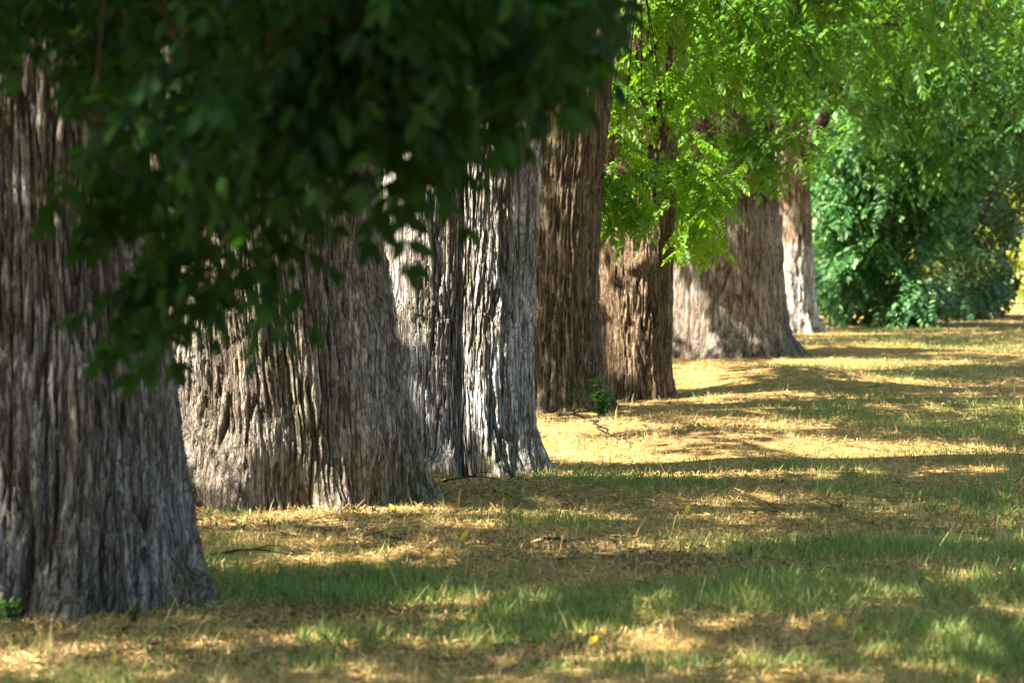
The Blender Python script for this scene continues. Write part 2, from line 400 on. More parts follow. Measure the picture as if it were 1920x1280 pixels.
# ------------------------------------------------------------------ trunks
def trunk_mesh(name, seed, prof, mat, Y, lobes=(), cell=(.075, .5), depth=.035, du=.012, dz=.03, top=9.0, extra=None, two=None, lean=0., flute=1.):
    """prof: list of (z, x offset, radius); Y distance of the trunk's axis; lobes: (count, amplitude, phase)"""
    prof = np.array(prof, float)
    ztop_f = prof[-1, 0]
    zs = np.concatenate([np.arange(-.35, ztop_f, dz), np.linspace(ztop_f, top, 34)])
    cx = np.interp(zs, prof[:, 0], prof[:, 1]); R = np.interp(zs, prof[:, 0], prof[:, 2])
    k = 2; pad = np.pad(R, k, 'edge'); R = np.convolve(pad, np.ones(2 * k + 1) / (2 * k + 1), 'valid')
    up = np.clip((zs - ztop_f) / (top - ztop_f), 0, 1)
    R = R * (1 - .25 * up); cx = cx + lean * up
    Rm = float(np.median(R))
    nf = int(math.radians(230) * Rm / du); nb = max(24, nf // 4)
    # angle 0 points at the camera (-Y); the seam is at the back
    th = np.concatenate([np.linspace(-math.radians(115), math.radians(115), nf), np.linspace(math.radians(115), math.radians(245), nb + 2)[1:-1]])
    T, Z = np.meshgrid(th, zs)
    Rg = np.broadcast_to(R[:, None], T.shape).copy(); CX = np.broadcast_to(cx[:, None], T.shape)
    flare = np.clip((Z.max() * 0 + 1.3 - Z) / 1.3, 0, 1) ** 2
    amp = .25 + .75 * flare
    rad = Rg.copy()
    if two is not None:
        off, rl, rr = two
        # union of two round stems seen from above: polar distance to the farther circle
        def circ(c, r):
            s_ = np.sin(T); q = r * r - (c * np.cos(T)) ** 2
            return np.where(q > 0, c * s_ + np.sqrt(np.maximum(q, 0)), 0)
        base = np.maximum(circ(-off, rl), circ(off, rr)); base = np.maximum(base, .12)
        rad = base * (Rg / Rm)
    for n_, a_, ph in lobes:
        rad = rad * (1 + a_ * amp * np.cos(n_ * T + ph + .25 * np.sin(Z * .8 + seed)))
    foot = np.clip((.5 - Z) / .5, 0, 1.3) ** 1.7
    rad = rad * (1 + .12 * foot * (np.maximum(np.cos(7 * T + seed + .9 * np.sin(T * 2)), -.5) + .1) * (.6 + .8 * vnoise(T * 1.7 + 9, T * 0, seed)) + .055 * foot * np.cos(15 * T + seed * 2 + np.sin(3 * T)))
    u = T * Rm; v = Z
    wu = u + (fbm(u * 1.6, v * .55, seed, 3) - .5) * .20 + (fbm(u * 14, v * 7, seed + 5, 3) - .5) * .022
    wv = v + (fbm(u * 3, v * 1.5, seed + 9, 2) - .5) * .4
    e1, id1 = voro(wu / cell[0], wv / cell[1], seed)
    e2, id2 = voro(wu / (cell[0] * .42) + 40, wv / (cell[1] * .33), seed + 3)
    h1 = sstep(.0, .17, e1); h2 = sstep(0., .25, e2)
    h1 = 1 - (1 - h1) * sstep(.36, .52, fbm(u * 7, v * 2.0, seed + 51, 3))
    rn = np.abs(fbm(wu / (cell[0] * 1.5) + 70, v / (cell[1] * .75), seed + 61, 3) - .5)
    h1 = np.minimum(h1, .15 + .85 * sstep(.0, .055, rn))
    e3, id3 = voro(wu / (cell[0] * 2.7) + 11, wv / (cell[1] * 2.2) + 5, seed + 31)
    deep = sstep(0., .12, e3)
    rough = fbm(u * 34, v * 16, seed + 14, 3)
    chip, idc = voro(u / .022 + fbm(u * 20, v * 8, seed + 8, 2), v / .075, seed + 71)
    low = fbm(u * 1.4, v * .5, seed + 20, 3) - .5
    soft = np.ones_like(T); add = np.zeros_like(T); kill = np.zeros_like(T)
    if extra:
        for (ez, eth, rz, rt, hh, kk) in extra:
            g = np.exp(-(((Z - ez) / rz) ** 2 + ((T - eth) * Rm / rt) ** 2) ** 1.2)
            add += hh * g; kill = np.maximum(kill, kk * g)
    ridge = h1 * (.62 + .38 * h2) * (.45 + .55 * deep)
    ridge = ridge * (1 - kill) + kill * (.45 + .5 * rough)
    disp = depth * (ridge - .6) * (1 + .5 * low) + depth * .45 * (id1 - .5) * h1 * (1 - kill) + .020 * (rough - .5) + depth * .22 * (idc - .5) * h1 + .09 * low + flute * .075 * (fbm(u * 4.2 + 3, v * .28, seed + 60, 2) - .5) + add + .07 * kill * (fbm(u * 9, v * 9, seed + 41, 3) - .5)
    ang = T.copy(); edge = sstep(math.radians(244), math.radians(200), ang) * 1.0
    back = np.where(T > math.pi * .95, 0, 1)
    bw = np.where(T > math.radians(115), sstep(math.radians(243), math.radians(180), T), np.where(T < -math.radians(90), sstep(-math.radians(115), -math.radians(95), T), 1))
    rad = rad + disp * bw
    X = CX + rad * np.sin(T); YY = Y - rad * np.cos(T)
    V = np.stack([X, YY, Z], -1)
    nr, nc = T.shape
    i = np.arange(nr - 1)[:, None] * nc; j = np.arange(nc)[None]
    j2 = (j + 1) % nc
    f = np.stack([i + j, i + j2, i + nc + j2, i + nc + j], -1).reshape(-1, 4)
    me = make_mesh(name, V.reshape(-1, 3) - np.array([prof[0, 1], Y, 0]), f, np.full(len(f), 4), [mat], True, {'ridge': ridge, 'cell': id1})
    return me, (cx[-1], Y)

def prof_px(rows, pyb, Yf):
    """rows of (py, left px, right px) at distance Yf -> (z, centre x, radius)"""
    s = F / Yf
    out = []
    for py, l, r in rows:
        out.append((H + (480 - py) / s, ((l + r) / 2 - 960) / s, (r - l) / 2 / s))
    return out

GREY = (.24, .205, .17); BROWN = (.20, .145, .10)
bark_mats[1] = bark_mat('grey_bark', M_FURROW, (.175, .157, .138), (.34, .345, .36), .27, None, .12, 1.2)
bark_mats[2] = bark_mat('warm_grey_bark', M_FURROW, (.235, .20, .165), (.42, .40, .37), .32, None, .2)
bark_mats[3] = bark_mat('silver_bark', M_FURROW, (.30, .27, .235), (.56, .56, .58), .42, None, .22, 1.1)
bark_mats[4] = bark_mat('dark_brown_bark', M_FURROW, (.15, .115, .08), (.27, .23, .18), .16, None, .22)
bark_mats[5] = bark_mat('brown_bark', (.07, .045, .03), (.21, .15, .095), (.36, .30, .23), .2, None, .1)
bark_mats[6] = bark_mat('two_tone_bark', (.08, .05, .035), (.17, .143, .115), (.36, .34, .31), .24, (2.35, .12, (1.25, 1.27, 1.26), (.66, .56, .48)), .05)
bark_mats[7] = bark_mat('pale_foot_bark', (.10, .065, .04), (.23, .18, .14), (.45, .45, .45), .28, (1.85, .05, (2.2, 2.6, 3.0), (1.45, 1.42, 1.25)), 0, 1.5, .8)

TREES = {}
def tree(i, label, rows, Yf, seed, **kw):
    pr = sorted(prof_px(rows, 0, Yf))
    rb = pr[0][2]
    Yc = Yf + rb * .8
    k = Yc / Yf
    pr = [(z, x * k, r * (k * .5 + .5)) for z, x, r in pr]
    root = empty('tree', (pr[0][1], Yc, 0), label, 'tree', 'old trees standing in a row')
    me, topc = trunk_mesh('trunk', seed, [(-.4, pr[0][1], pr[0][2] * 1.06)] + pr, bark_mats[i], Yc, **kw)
    # the mesh is stored relative to the tree's root
    link('trunk', me, root)
    TREES[i] = dict(root=root, x=pr[0][1], y=Yc, top=topc, r=pr[-1][2], ztop=kw.get('top', 9.))
    return root

tree(1, 'huge grey ridged tree cut by the left edge, with dark low leaves hanging', [(1165, -290, 388), (1120, -262, 378), (1060, -235, 368), (1000, -222, 366), (900, -206, 353), (800, -196, 342), (700, -186, 332), (600, -176, 319), (500, -168, 306), (350, -160, 288), (100, -150, 262), (-100, -145, 250)],
     12.55, 3, lobes=((3, .05, .4), (7, .035, 1.), (11, .018, 2.)), cell=(.050, 1.3), depth=.046, du=.0075, dz=.03)
tree(2, 'very broad ridged tree with a swollen burl at its foot, second in the row', [(975, 240, 790), (940, 246, 782), (900, 252, 774), (850, 254, 776), (800, 258, 766), (700, 262, 748), (600, 262, 735), (500, 262, 718), (400, 262, 705), (200, 262, 690), (-60, 268, 672)],
     17.6, 8, lobes=((3, .03, 1.4), (8, .03, .3), (13, .016, .8)), cell=(.048, 1.2), depth=.046, du=.0068, dz=.032,
     extra=[(.22, -.62, .27, .32, .20, .95), (.5, -.5, .2, .12, .03, .2)])
tree(3, 'tree of two fused stems divided by a dark seam, the right one pale silver', [(908, 700, 1036), (885, 708, 1024), (860, 716, 1014), (800, 722, 1004), (700, 722, 1000), (600, 722, 1001), (500, 722, 1004), (350, 720, 1010), (200, 716, 1016), (-60, 705, 1024)],
     20.05, 14, lobes=((9, .03, .9), (14, .02, .2)), cell=(.040, 1.1), depth=.036, du=.0068, dz=.032, two=(.235, .335, .33),
     extra=[(.1, -.35, .10, .18, .10, .5)])
tree(4, 'dark brown tree with a green ivy sprig climbing the right of its foot', [(780, 935, 1160), (755, 945, 1146), (720, 952, 1138), (650, 960, 1130), (500, 966, 1123), (350, 972, 1126), (200, 980, 1140), (0, 992, 1158), (-60, 996, 1162)],
     28.9, 21, lobes=((5, .05, .4), (9, .035, 2.)), cell=(.044, 1.2), depth=.040, du=.013, dz=.05)
tree(5, 'narrow brown tree with a round cut knot just below the bright hanging leaves', [(754, 1128, 1262), (735, 1133, 1258), (700, 1131, 1257), (600, 1128, 1258), (500, 1127, 1262), (350, 1126, 1268), (200, 1130, 1278), (-60, 1140, 1290)],
     31.35, 27, lobes=((4, .03, 1.), (8, .03, 2.)), cell=(.046, 1.0), depth=.040, du=.011, dz=.05,
     extra=[(1.53, .06, .11, .15, .07, 1.0), (1.40, .06, .04, .2, -.03, .5)])
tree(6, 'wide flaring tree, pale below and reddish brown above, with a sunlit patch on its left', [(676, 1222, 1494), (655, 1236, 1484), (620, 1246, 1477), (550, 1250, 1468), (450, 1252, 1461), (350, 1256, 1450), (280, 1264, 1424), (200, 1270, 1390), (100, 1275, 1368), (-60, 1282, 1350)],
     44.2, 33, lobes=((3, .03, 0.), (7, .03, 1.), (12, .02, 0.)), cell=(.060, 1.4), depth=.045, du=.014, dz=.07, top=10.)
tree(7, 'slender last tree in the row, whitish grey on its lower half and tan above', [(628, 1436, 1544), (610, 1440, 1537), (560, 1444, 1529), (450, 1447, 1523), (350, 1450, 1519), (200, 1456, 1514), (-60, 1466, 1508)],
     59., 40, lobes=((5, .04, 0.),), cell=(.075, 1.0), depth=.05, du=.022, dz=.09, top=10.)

# ------------------------------------------------------------------ leaves
def leaf_template(pairs, seed, detail=2, droop=.5, wid=.42, llen=.27):
    """a feather-like compound leaf of unit length along +Y; detail 2: six triangles a leaflet, 1: two"""
    r = np.random.default_rng(seed)
    V = []; T = []
    def pt(y): return np.array([.03 * math.sin(3 * y + seed), y, -droop * y * y * .5])
    def leaflet(o, d, n, L, W):
        s = np.cross(d, n); s /= np.linalg.norm(s)
        b = len(V)
        if detail == 2:
            V.extend([o, o + d * L * .30 + s * W * .5, o + d * L * .30 - n * W * .12, o + d * L * .30 - s * W * .5,
                      o + d * L * .68 + s * W * .40 - n * L * .03, o + d * L * .68 - n * (W * .12 + L * .03), o + d * L * .68 - s * W * .40 - n * L * .03, o + d * L - n * L * .10])
            for t in ((0, 2, 1), (0, 3, 2), (1, 2, 5), (1, 5, 4), (2, 3, 6), (2, 6, 5), (4, 5, 7), (5, 6, 7)): T.append([b + q for q in t])
        else:
            V.extend([o, o + d * L * .42 + s * W * .5, o + d * L - n * L * .08, o + d * L * .42 - s * W * .5])
            T.append([b, b + 3, b + 1]); T.append([b + 1, b + 3, b + 2])
    for k in range(pairs):
        y = .16 + .78 * k / max(1, pairs - 1) * .95
        sc = math.sin(math.pi * (.22 + .62 * (k + .5) / pairs)) ** .6
        for sd in (-1, 1):
            a = math.radians(62 - 16 * k / pairs + r.uniform(-9, 9))
            d = np.array([sd * math.sin(a), math.cos(a), -.18 - .25 * r.random() - droop * y * .5]); d /= np.linalg.norm(d)
            n = np.array([sd * .25 + r.uniform(-.3, .3), r.uniform(-.2, .2), 1.]); n -= d * n.dot(d); n /= np.linalg.norm(n)
            leaflet(pt(y + r.uniform(-.015, .015)), d, n, llen * sc * r.uniform(.85, 1.1), llen * wid * sc)
    d = np.array([0, 1., -droop]); d /= np.linalg.norm(d); n = np.array([.1, droop, 1.]); n -= d * n.dot(d); n /= np.linalg.norm(n)
    leaflet(pt(.93), d, n, llen * .85, llen * wid)
    if detail == 2:      # the stalk
        b = len(V)
        for y in (0, .33, .66, .95):
            p = pt(y); V.append(p + np.array([.006, 0, 0])); V.append(p - np.array([.006, 0, 0]))
        for q in range(3): T.append([b + 2 * q, b + 2 * q + 1, b + 2 * q + 3]); T.append([b + 2 * q, b + 2 * q + 3, b + 2 * q + 2])
    return np.array(V), np.array(T)

FINE = [leaf_template(6 + i % 2, 100 + i, 2, .35 + .25 * i) for i in range(4)]
LIGHT = [leaf_template(5, 200 + i, 1, .3 + .3 * i, .48, .33) for i in range(4)]
SHADE = [leaf_template(3, 300 + i, 1, .5, .5, .48) for i in range(3)]
NEAR = [leaf_template(3 + i % 2, 400 + i, 2, .3 + .25 * i, .40, .42) for i in range(4)]
FINE_ME = {}

def frames(d, upj, rng):
    """N directions -> N matrices whose Y column is d"""
    d = d / (np.linalg.norm(d, axis=1, keepdims=True) + 1e-9)
    up = np.array([0, 0, 1.]) + rng.normal(0, upj, d.shape)
    x = np.cross(d, up); x /= np.linalg.norm(x, axis=1, keepdims=True) + 1e-9
    z = np.cross(x, d)
    return np.stack([x, d, z], -1)

def twigs(O, E, K, L, rng, droop=.15, spread=1.0, start=.25):
    """twigs from O to E, K leaves on each; returns twig paths, leaf positions, matrices (scaled)"""
    M = len(O)
    t = np.linspace(0, 1, 6)[None, :, None]
    mid = (O + E) / 2 + np.array([0, 0, 1.]) * (np.linalg.norm(E - O, axis=1) * .22)[:, None] + rng.normal(0, .06, O.shape) * np.linalg.norm(E - O, axis=1)[:, None]
    P = (1 - t) ** 2 * O[:, None] + 2 * t * (1 - t) * mid[:, None] + t * t * E[:, None]
    s = np.linspace(start, 1, K)[None, :, None] + rng.uniform(-.03, .03, (M, K, 1)); s = np.clip(s, 0, 1)
    Q = (1 - s) ** 2 * O[:, None] + 2 * s * (1 - s) * mid[:, None] + s * s * E[:, None]
    Tn = 2 * (1 - s) * (mid - O)[:, None] + 2 * s * (E - mid)[:, None]; Tn /= np.linalg.norm(Tn, axis=2, keepdims=True) + 1e-9
    side = np.cross(Tn, np.array([0, 0, 1.])); side /= np.linalg.norm(side, axis=2, keepdims=True) + 1e-9
    sg = np.where((np.arange(K) % 2) == 0, 1., -1.)[None, :, None] * np.where(rng.random((M, 1, 1)) < .5, 1, -1)
    sg = np.where((np.arange(K) == K - 1)[None, :, None], sg * .2, sg)
    d = Tn * .55 + side * sg * spread + np.array([0, 0, -droop]) + rng.normal(0, .22, Tn.shape)
    mats = frames(d.reshape(-1, 3), .25, rng)
    sc = L * rng.uniform(.72, 1.15, (M * K, 1, 1))
    return P, Q.reshape(-1, 3), mats * sc

def add_leaves(b, tmpl, pos, mats, rng):
    w = rng.integers(0, len(tmpl), len(pos))
    for i, (tv, tf) in enumerate(tmpl):
        m = w == i
        b.many(tv, tf, mats[m], pos[m])

def leaf_objects(parent, origin, pos, mats, mat, rng, key):
    """single leaves as parts that share mesh data"""
    for i in range(len(pos)):
        v = int(rng.integers(0, 4))
        if (key, v) not in FINE_ME:
            tv, tf = (NEAR if key == 'shade' else FINE)[v]
            FINE_ME[(key, v)] = make_mesh('leaf', tv, tf, np.full(len(tf), 3), [mat])
        o = bpy.data.objects.new('leaf', FINE_ME[(key, v)])
        scene.collection.objects.link(o)
        o.parent = parent
        m = np.eye(4); m[:3, :3] = mats[i]; m[:3, 3] = pos[i] - origin
        o.matrix_local = Matrix(m.tolist())

LM_SHADE = leaf_mat('shaded_green_leaf', (.0025, .009, .0035), (.006, .022, .005), (.022, .066, .008), (.045, .14, .008), .28, .75, .12)  # greens darkened well below the other leaves, shade put into the colour
LM_BRIGHT = leaf_mat('bright_green_leaf', (.04, .12, .012), (.08, .195, .016), (.175, .32, .022), (.30, .54, .012), .46, .45, .25)
LM_ROW = leaf_mat('row_leaf', (.012, .045, .008), (.045, .13, .014), (.14, .29, .025), (.18, .39, .02), .4, .5, .2)
LM_MID = leaf_mat('fresh_green_leaf', (.010, .035, .010), (.032, .095, .02), (.15, .28, .05), (.15, .38, .035), .36, .5, .2)
LM_BLUE = leaf_mat('blue_green_leaf', (.012, .05, .018), (.035, .115, .035), (.22, .36, .14), (.16, .42, .08), .38, .5, .3)
LM_DARK = leaf_mat('dark_bush_leaf', (.008, .028, .011), (.018, .055, .02), (.07, .15, .04), (.14, .26, .03), .33)
LM_YEL = leaf_mat('yellow_green_leaf', (.05, .09, .012), (.13, .18, .02), (.30, .28, .03), (.42, .42, .03), .4)

def region(n, poly, Y0, Y1, rng):
    """n random points whose photo position lies in the polygon, at distances Y0..Y1"""
    poly = np.array(poly, float)
    lo, hi = poly.min(0), poly.max(0)
    out = []
    while sum(len(o) for o in out) < n:
        q = rng.uniform(lo, hi, (n * 3, 2))
        ins = np.zeros(len(q), bool)
        j = len(poly) - 1
        for i in range(len(poly)):
            xi, yi = poly[i]; xj, yj = poly[j]
            c = ((yi > q[:, 1]) != (yj > q[:, 1])) & (q[:, 0] < (xj - xi) * (q[:, 1] - yi) / (yj - yi + 1e-9) + xi)
            ins ^= c; j = i
        out.append(q[ins])
    q = np.concatenate(out)[:n]
    Y = rng.uniform(Y0, Y1, n)
    return np.stack([(q[:, 0] - 960) / F * Y, Y, H + (480 - q[:, 1]) / F * Y], -1)

def bough(b, p0, p1, r0, r1, sag=.0, n=9, wob=.06, seed=0):
    r = np.random.default_rng(seed)
    t = np.linspace(0, 1, n)[:, None]
    P = np.array(p0)[None] * (1 - t) + np.array(p1)[None] * t
    P = P + np.sin(t * math.pi) * np.array([0, 0, sag]) + r.normal(0, wob, P.shape) * np.sin(t * math.pi)
    tube(b, P, np.linspace(r0, r1, n), 8)
    return P

def nearest_on(P, q):
    """for each q the nearest vertex of the polylines P"""
    A = np.concatenate(P)
    d = ((q[:, None] - A[None]) ** 2).sum(-1)
    return A[d.argmin(1)]

def hang(tree_i, regions, mat, key, rng, limbs, n_single, side=.7, K=7, L=.45, tmpl=FINE, twlen=.9, dirn=(0, 0, 1), lit=None, stuff=True, start=.25, droop=.12):
    """leafy twigs hanging in view: regions of twig tips, limbs they grow from"""
    t = TREES[tree_i]; root = t['root']; org = np.array([t['x'], t['y'], 0.])
    lb = Batch(); lines = []
    for l in limbs: lines.append(bough(lb, *l))
    E = np.concatenate([region(*r, rng) for r in regions])
    up = np.array(dirn, float)
    O = E + up * twlen * rng.uniform(.25, .7, (len(E), 1)) + rng.normal(0, twlen * side, E.shape) * np.array([1, 1, .25])
    if lit:
        for p in E[:: max(1, len(E) // lit)]: open_for(p, .55, .8)
    P, pos, mats = twigs(O, E, K, L, rng, droop=droop, start=start)
    if tree_i != 1:      # sprays thinned so that chosen lawn patches stay lit
        gg = pos - SUN[None] * (pos[:, 2:3] / SUN[2])
        ii = np.clip(((gg[:, 0] - GX0) / GC).astype(int), 0, GNX - 1); jj = np.clip(((gg[:, 1] - GY0) / GC).astype(int), 0, GNY - 1)
        kp = rng.random(len(pos)) > .8 * np.clip(OPEN_G[ii, jj] - .2, 0, .8) / .8
        cl = (tree_i == 5) | (fbm(pos[:, 0] * 1.6 + pos[:, 1] * .3, pos[:, 2] * 2.2 + pos[:, 1] * .5, 400 + tree_i, 2) > .47)
        kp &= cl
        pos, mats = pos[kp], mats[kp]
    twig_tubes(lb, P, np.full(len(P), .0035 + .002 * L))
    # side branches from the limbs to the twigs: gather twigs in groups
    gidx = rng.permutation(len(O))[: max(3, len(O) // 7)]
    C = O[gidx]
    d = ((O[:, None] - C[None]) ** 2).sum(-1); near = C[d.argmin(1)]
    tt = np.linspace(0, 1, 4)[None, :, None]
    twig_tubes(lb, near[:, None] * (1 - tt) + O[:, None] * tt + np.sin(tt * math.pi) * .04, np.full(len(O), .0045))
    A = nearest_on(lines, C)
    tt = np.linspace(0, 1, 6)[None, :, None]
    SB = A[:, None] * (1 - tt) + C[:, None] * tt + np.sin(tt * math.pi) * np.array([0, 0, .25]) * np.linalg.norm(A - C, axis=1)[:, None, None] * .5
    twig_tubes(lb, SB, np.full(len(C), .010))
    br = link('branch', lb.mesh('branch', [twig_m], True, offset=org), root)
    px, py = 960 + pos[:, 0] / pos[:, 1] * F, 480 - (pos[:, 2] - H) / pos[:, 1] * F
    inview = (px > -20) & (px < 1940) & (py > -20)
    key_d = pos[:, 1] + (~inview) * 1000 + rng.random(len(pos)) * 2
    order = np.argsort(key_d)
    a, c = order[:n_single], order[n_single:]
    leaf_objects(root, org, pos[a], mats[a], mat, rng, key)
    if len(c):
        fb = Batch(); add_leaves(fb, tmpl, pos[c], mats[c], rng)
        link('foliage', fb.mesh('foliage', [mat], offset=org), root, kind='stuff')
    return pos

# T1: the dark near foliage
r = np.random.default_rng(5)
t1 = TREES[1]
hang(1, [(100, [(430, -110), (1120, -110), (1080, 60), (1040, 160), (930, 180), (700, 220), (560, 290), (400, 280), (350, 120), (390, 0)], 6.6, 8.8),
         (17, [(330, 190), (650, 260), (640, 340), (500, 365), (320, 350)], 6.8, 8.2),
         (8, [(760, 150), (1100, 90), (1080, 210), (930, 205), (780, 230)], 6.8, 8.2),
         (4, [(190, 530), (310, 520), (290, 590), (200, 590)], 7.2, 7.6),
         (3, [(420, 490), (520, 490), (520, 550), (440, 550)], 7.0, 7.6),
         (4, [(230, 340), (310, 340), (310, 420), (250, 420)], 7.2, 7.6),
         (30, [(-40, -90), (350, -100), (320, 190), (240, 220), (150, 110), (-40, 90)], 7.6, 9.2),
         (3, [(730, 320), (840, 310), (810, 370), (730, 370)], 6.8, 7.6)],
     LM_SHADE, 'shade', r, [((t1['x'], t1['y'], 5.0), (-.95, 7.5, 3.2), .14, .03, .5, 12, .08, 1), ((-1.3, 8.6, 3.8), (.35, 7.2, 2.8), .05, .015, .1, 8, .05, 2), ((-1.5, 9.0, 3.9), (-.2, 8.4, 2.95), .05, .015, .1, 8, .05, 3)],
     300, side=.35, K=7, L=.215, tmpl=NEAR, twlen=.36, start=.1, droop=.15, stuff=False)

# T4/T5: bright leaves hanging in front of the brown trunk
r = np.random.default_rng(6)
t5 = TREES[5]
hang(5, [(100, [(1140, 20), (1290, -40), (1320, 180), (1260, 400), (1210, 420), (1150, 400)], 29.8, 30.9),
         (30, [(1135, 330), (1230, 350), (1230, 425), (1150, 440)], 29.7, 30.4),
         (56, [(1250, 260), (1345, 340), (1360, 430), (1320, 475), (1260, 460)], 30.5, 34.5)],
     LM_BRIGHT, 'bright', r, [((t5['x'], t5['y'], 5.6), at(1200, -60, 29.9), .09, .03, .3, 8, .05, 4), ((t5['x'], t5['y'], 6.4), at(1330, -20, 32.), .09, .03, .4, 8, .05, 5)],
     260, K=8, L=.36, twlen=.55, lit=14)

# T6: the bright mass at the top right, in front of its trunk
r = np.random.default_rng(9)
t6 = TREES[6]
hang(6, [(250, [(1190, -80), (1620, -80), (1640, 20), (1560, 130), (1430, 170), (1330, 160), (1220, 120), (1150, 60)], 34, 41),
         (16, [(1375, 270), (1460, 280), (1450, 315), (1375, 305)], 37, 39),
         (140, [(1400, -80), (1960, -80), (1960, 60), (1700, 130), (1560, 190), (1440, 130)], 38, 50),
         (16, [(1490, 250), (1550, 240), (1540, 330), (1500, 310)], 46, 50),
         (46, [(1370, 120), (1540, 120), (1520, 215), (1400, 220)], 46, 52),
         (50, [(1240, 60), (1520, 60), (1480, 190), (1300, 180)], 36, 42)],
     LM_ROW, 'row', r, [((t6['x'], t6['y'], 6.5), at(1340, -60, 37.), .14, .03, .4, 9, .08, 6), ((t6['x'], t6['y'], 7.2), at(1620, 40, 42.), .14, .02, .4, 9, .08, 7),
                             ((t6['x'], t6['y'], 7.5), at(1900, 70, 44.), .14, .02, .5, 12, .1, 8), (at(1620, 40, 42.), at(1760, 65, 41), .03, .012, .02, 6, .03, 9)],
     280, K=8, L=.52, tmpl=LIGHT, twlen=.75, lit=34)

# T7: leaves behind, over the last trunk, and its pale slanting limb
r = np.random.default_rng(10)
t7 = TREES[7]
hang(7, [(170, [(1560, 20), (1960, 20), (1960, 200), (1700, 250), (1620, 240), (1600, 200)], 54, 60),
         (40, [(1600, 200), (1760, 200), (1760, 330), (1640, 340), (1600, 300)], 60, 63)],
     LM_MID, 'mid', r, [((t7['x'], t7['y'], 3.2), at(1680, -90, 57.), .17, .05, -.1, 9, .03, 12), ((t7['x'], t7['y'], 7.0), at(1850, 0, 56.), .14, .03, .4, 9, .08, 13)],
     200, K=8, L=.70, tmpl=LIGHT, twlen=1.1, lit=14)

# ------------------------------------------------------------------ trees and bushes beyond the row
def beyond(name, label, cat, base, regs, mat, key, seed, n_single, K, L, stems, lit=10, tw=1.1, grp='trees and bushes beyond the row'):
    rr = np.random.default_rng(seed)
    root = empty(name, (base[0], base[1], 0), label, cat, grp)
    lb = Batch()
    lines = []
    for s in stems: lines.append(bough(lb, *s))
    org = np.array([base[0], base[1], 0.])
    link('trunk', lb.mesh('trunk', [bark_mats[4]], True, offset=org), root)
    E = np.concatenate([region(*q, rr) for q in regs])
    E[:, 2] = np.maximum(E[:, 2], .25)
    O = E + np.array([0, 0, .6]) * tw * rr.uniform(.5, 1, (len(E), 1)) + rr.normal(0, tw * .5, E.shape) * np.array([1, 1, .5])
    O[:, 2] = np.maximum(O[:, 2], .5)
    if lit:
        for p in E[:: max(1, len(E) // lit)]: open_for(p, 1.0, .9)
    P, pos, mats = twigs(O, E, K, L, rr)
    kp = fbm(pos[:, 0] * .75 + pos[:, 1] * .4, pos[:, 2] * 1.3 + pos[:, 1] * .3, 500 + seed, 2) > .46
    pos, mats = pos[kp], mats[kp]
    tb = Batch(); twig_tubes(tb, P, np.full(len(P), .009))
    A = nearest_on(lines, O); tt = np.linspace(0, 1, 5)[None, :, None]
    twig_tubes(tb, A[:, None] * (1 - tt) + O[:, None] * tt, np.full(len(O), .015))
    link('branch', tb.mesh('branch', [twig_m], False, offset=org), root)
    order = np.argsort(pos[:, 1] + rr.random(len(pos)) * 3)
    a, c = order[:n_single], order[n_single:]
    leaf_objects(root, org, pos[a], mats[a], mat, rr, key)
    fb = Batch(); add_leaves(fb, LIGHT, pos[c], mats[c], rr)
    link('foliage', fb.mesh('foliage', [mat], offset=org), root, kind='stuff')
    return root

B1 = at(1660, 605, 67.)
beyond('bushy_tree', 'blue-green feathery bush drooping to the grass just right of the last trunk', 'bush', (B1[0], 67.5), [
    (360, [(1525, 210), (1720, 150), (1830, 260), (1790, 450), (1730, 540), (1760, 595), (1640, 595), (1545, 600), (1520, 480)], 63., 66.8),
    (40, [(1690, 560), (1780, 580), (1750, 615), (1690, 612)], 63, 64)],
    LM_BLUE, 'blue', 51, 220, 7, .74, [((B1[0], 67.5, -.2), (B1[0] - .4, 67.3, 6), .16, .05, 0, 8, .1, 1), ((B1[0], 67.5, 1.0), (B1[0] + 1.0, 66.5, 4.5), .1, .03, 0, 6, .08, 2), ((B1[0], 67.5, .6), (B1[0] - 1.0, 66.5, 2.6), .08, .02, 0, 6, .08, 3)], lit=24)
B2 = at(1830, 605, 75.)
beyond('dark_tree', 'dark shadowy tree hanging low between the blue-green bush and the yellow hedge', 'tree', (B2[0], 76.), [
    (230, [(1680, 150), (1960, 120), (1960, 380), (1890, 420), (1880, 590), (1720, 590), (1660, 420)], 70, 76),
    (26, [(1720, 480), (1860, 480), (1850, 600), (1740, 600)], 72, 74)],
    LM_DARK, 'dark', 52, 120, 8, .8, [((B2[0], 76, -.2), (B2[0], 76, 8), .22, .07, 0, 8, .1, 1), ((B2[0], 76, 2.0), (B2[0] - 1.6, 74, 5.5), .1, .03, 0, 6, .08, 2), ((B2[0], 76, 2.2), (B2[0] + 1.8, 74, 5.5), .1, .03, 0, 6, .08, 3)], lit=0)
B3 = at(1800, 300, 64.)
beyond('leafy_tree', 'tree with broad light-catching sprays above the dark tree at the right', 'tree', (16., 66.), [
    (220, [(1660, 60), (1960, 20), (1960, 300), (1830, 330), (1700, 330)], 62, 67)],
    LM_BLUE, 'blue', 53, 120, 8, .75, [((16., 66., -.2), (15.5, 66, 9), .25, .1, 0, 8, .1, 1), ((15.8, 66, 4.5), (10.5, 65, 6.3), .12, .04, 0, 8, .1, 2), ((15.8, 66, 3.2), (12, 65, 4.3), .1, .03, 0, 8, .1, 4)], lit=22)
B4 = at(1915, 605, 88.)
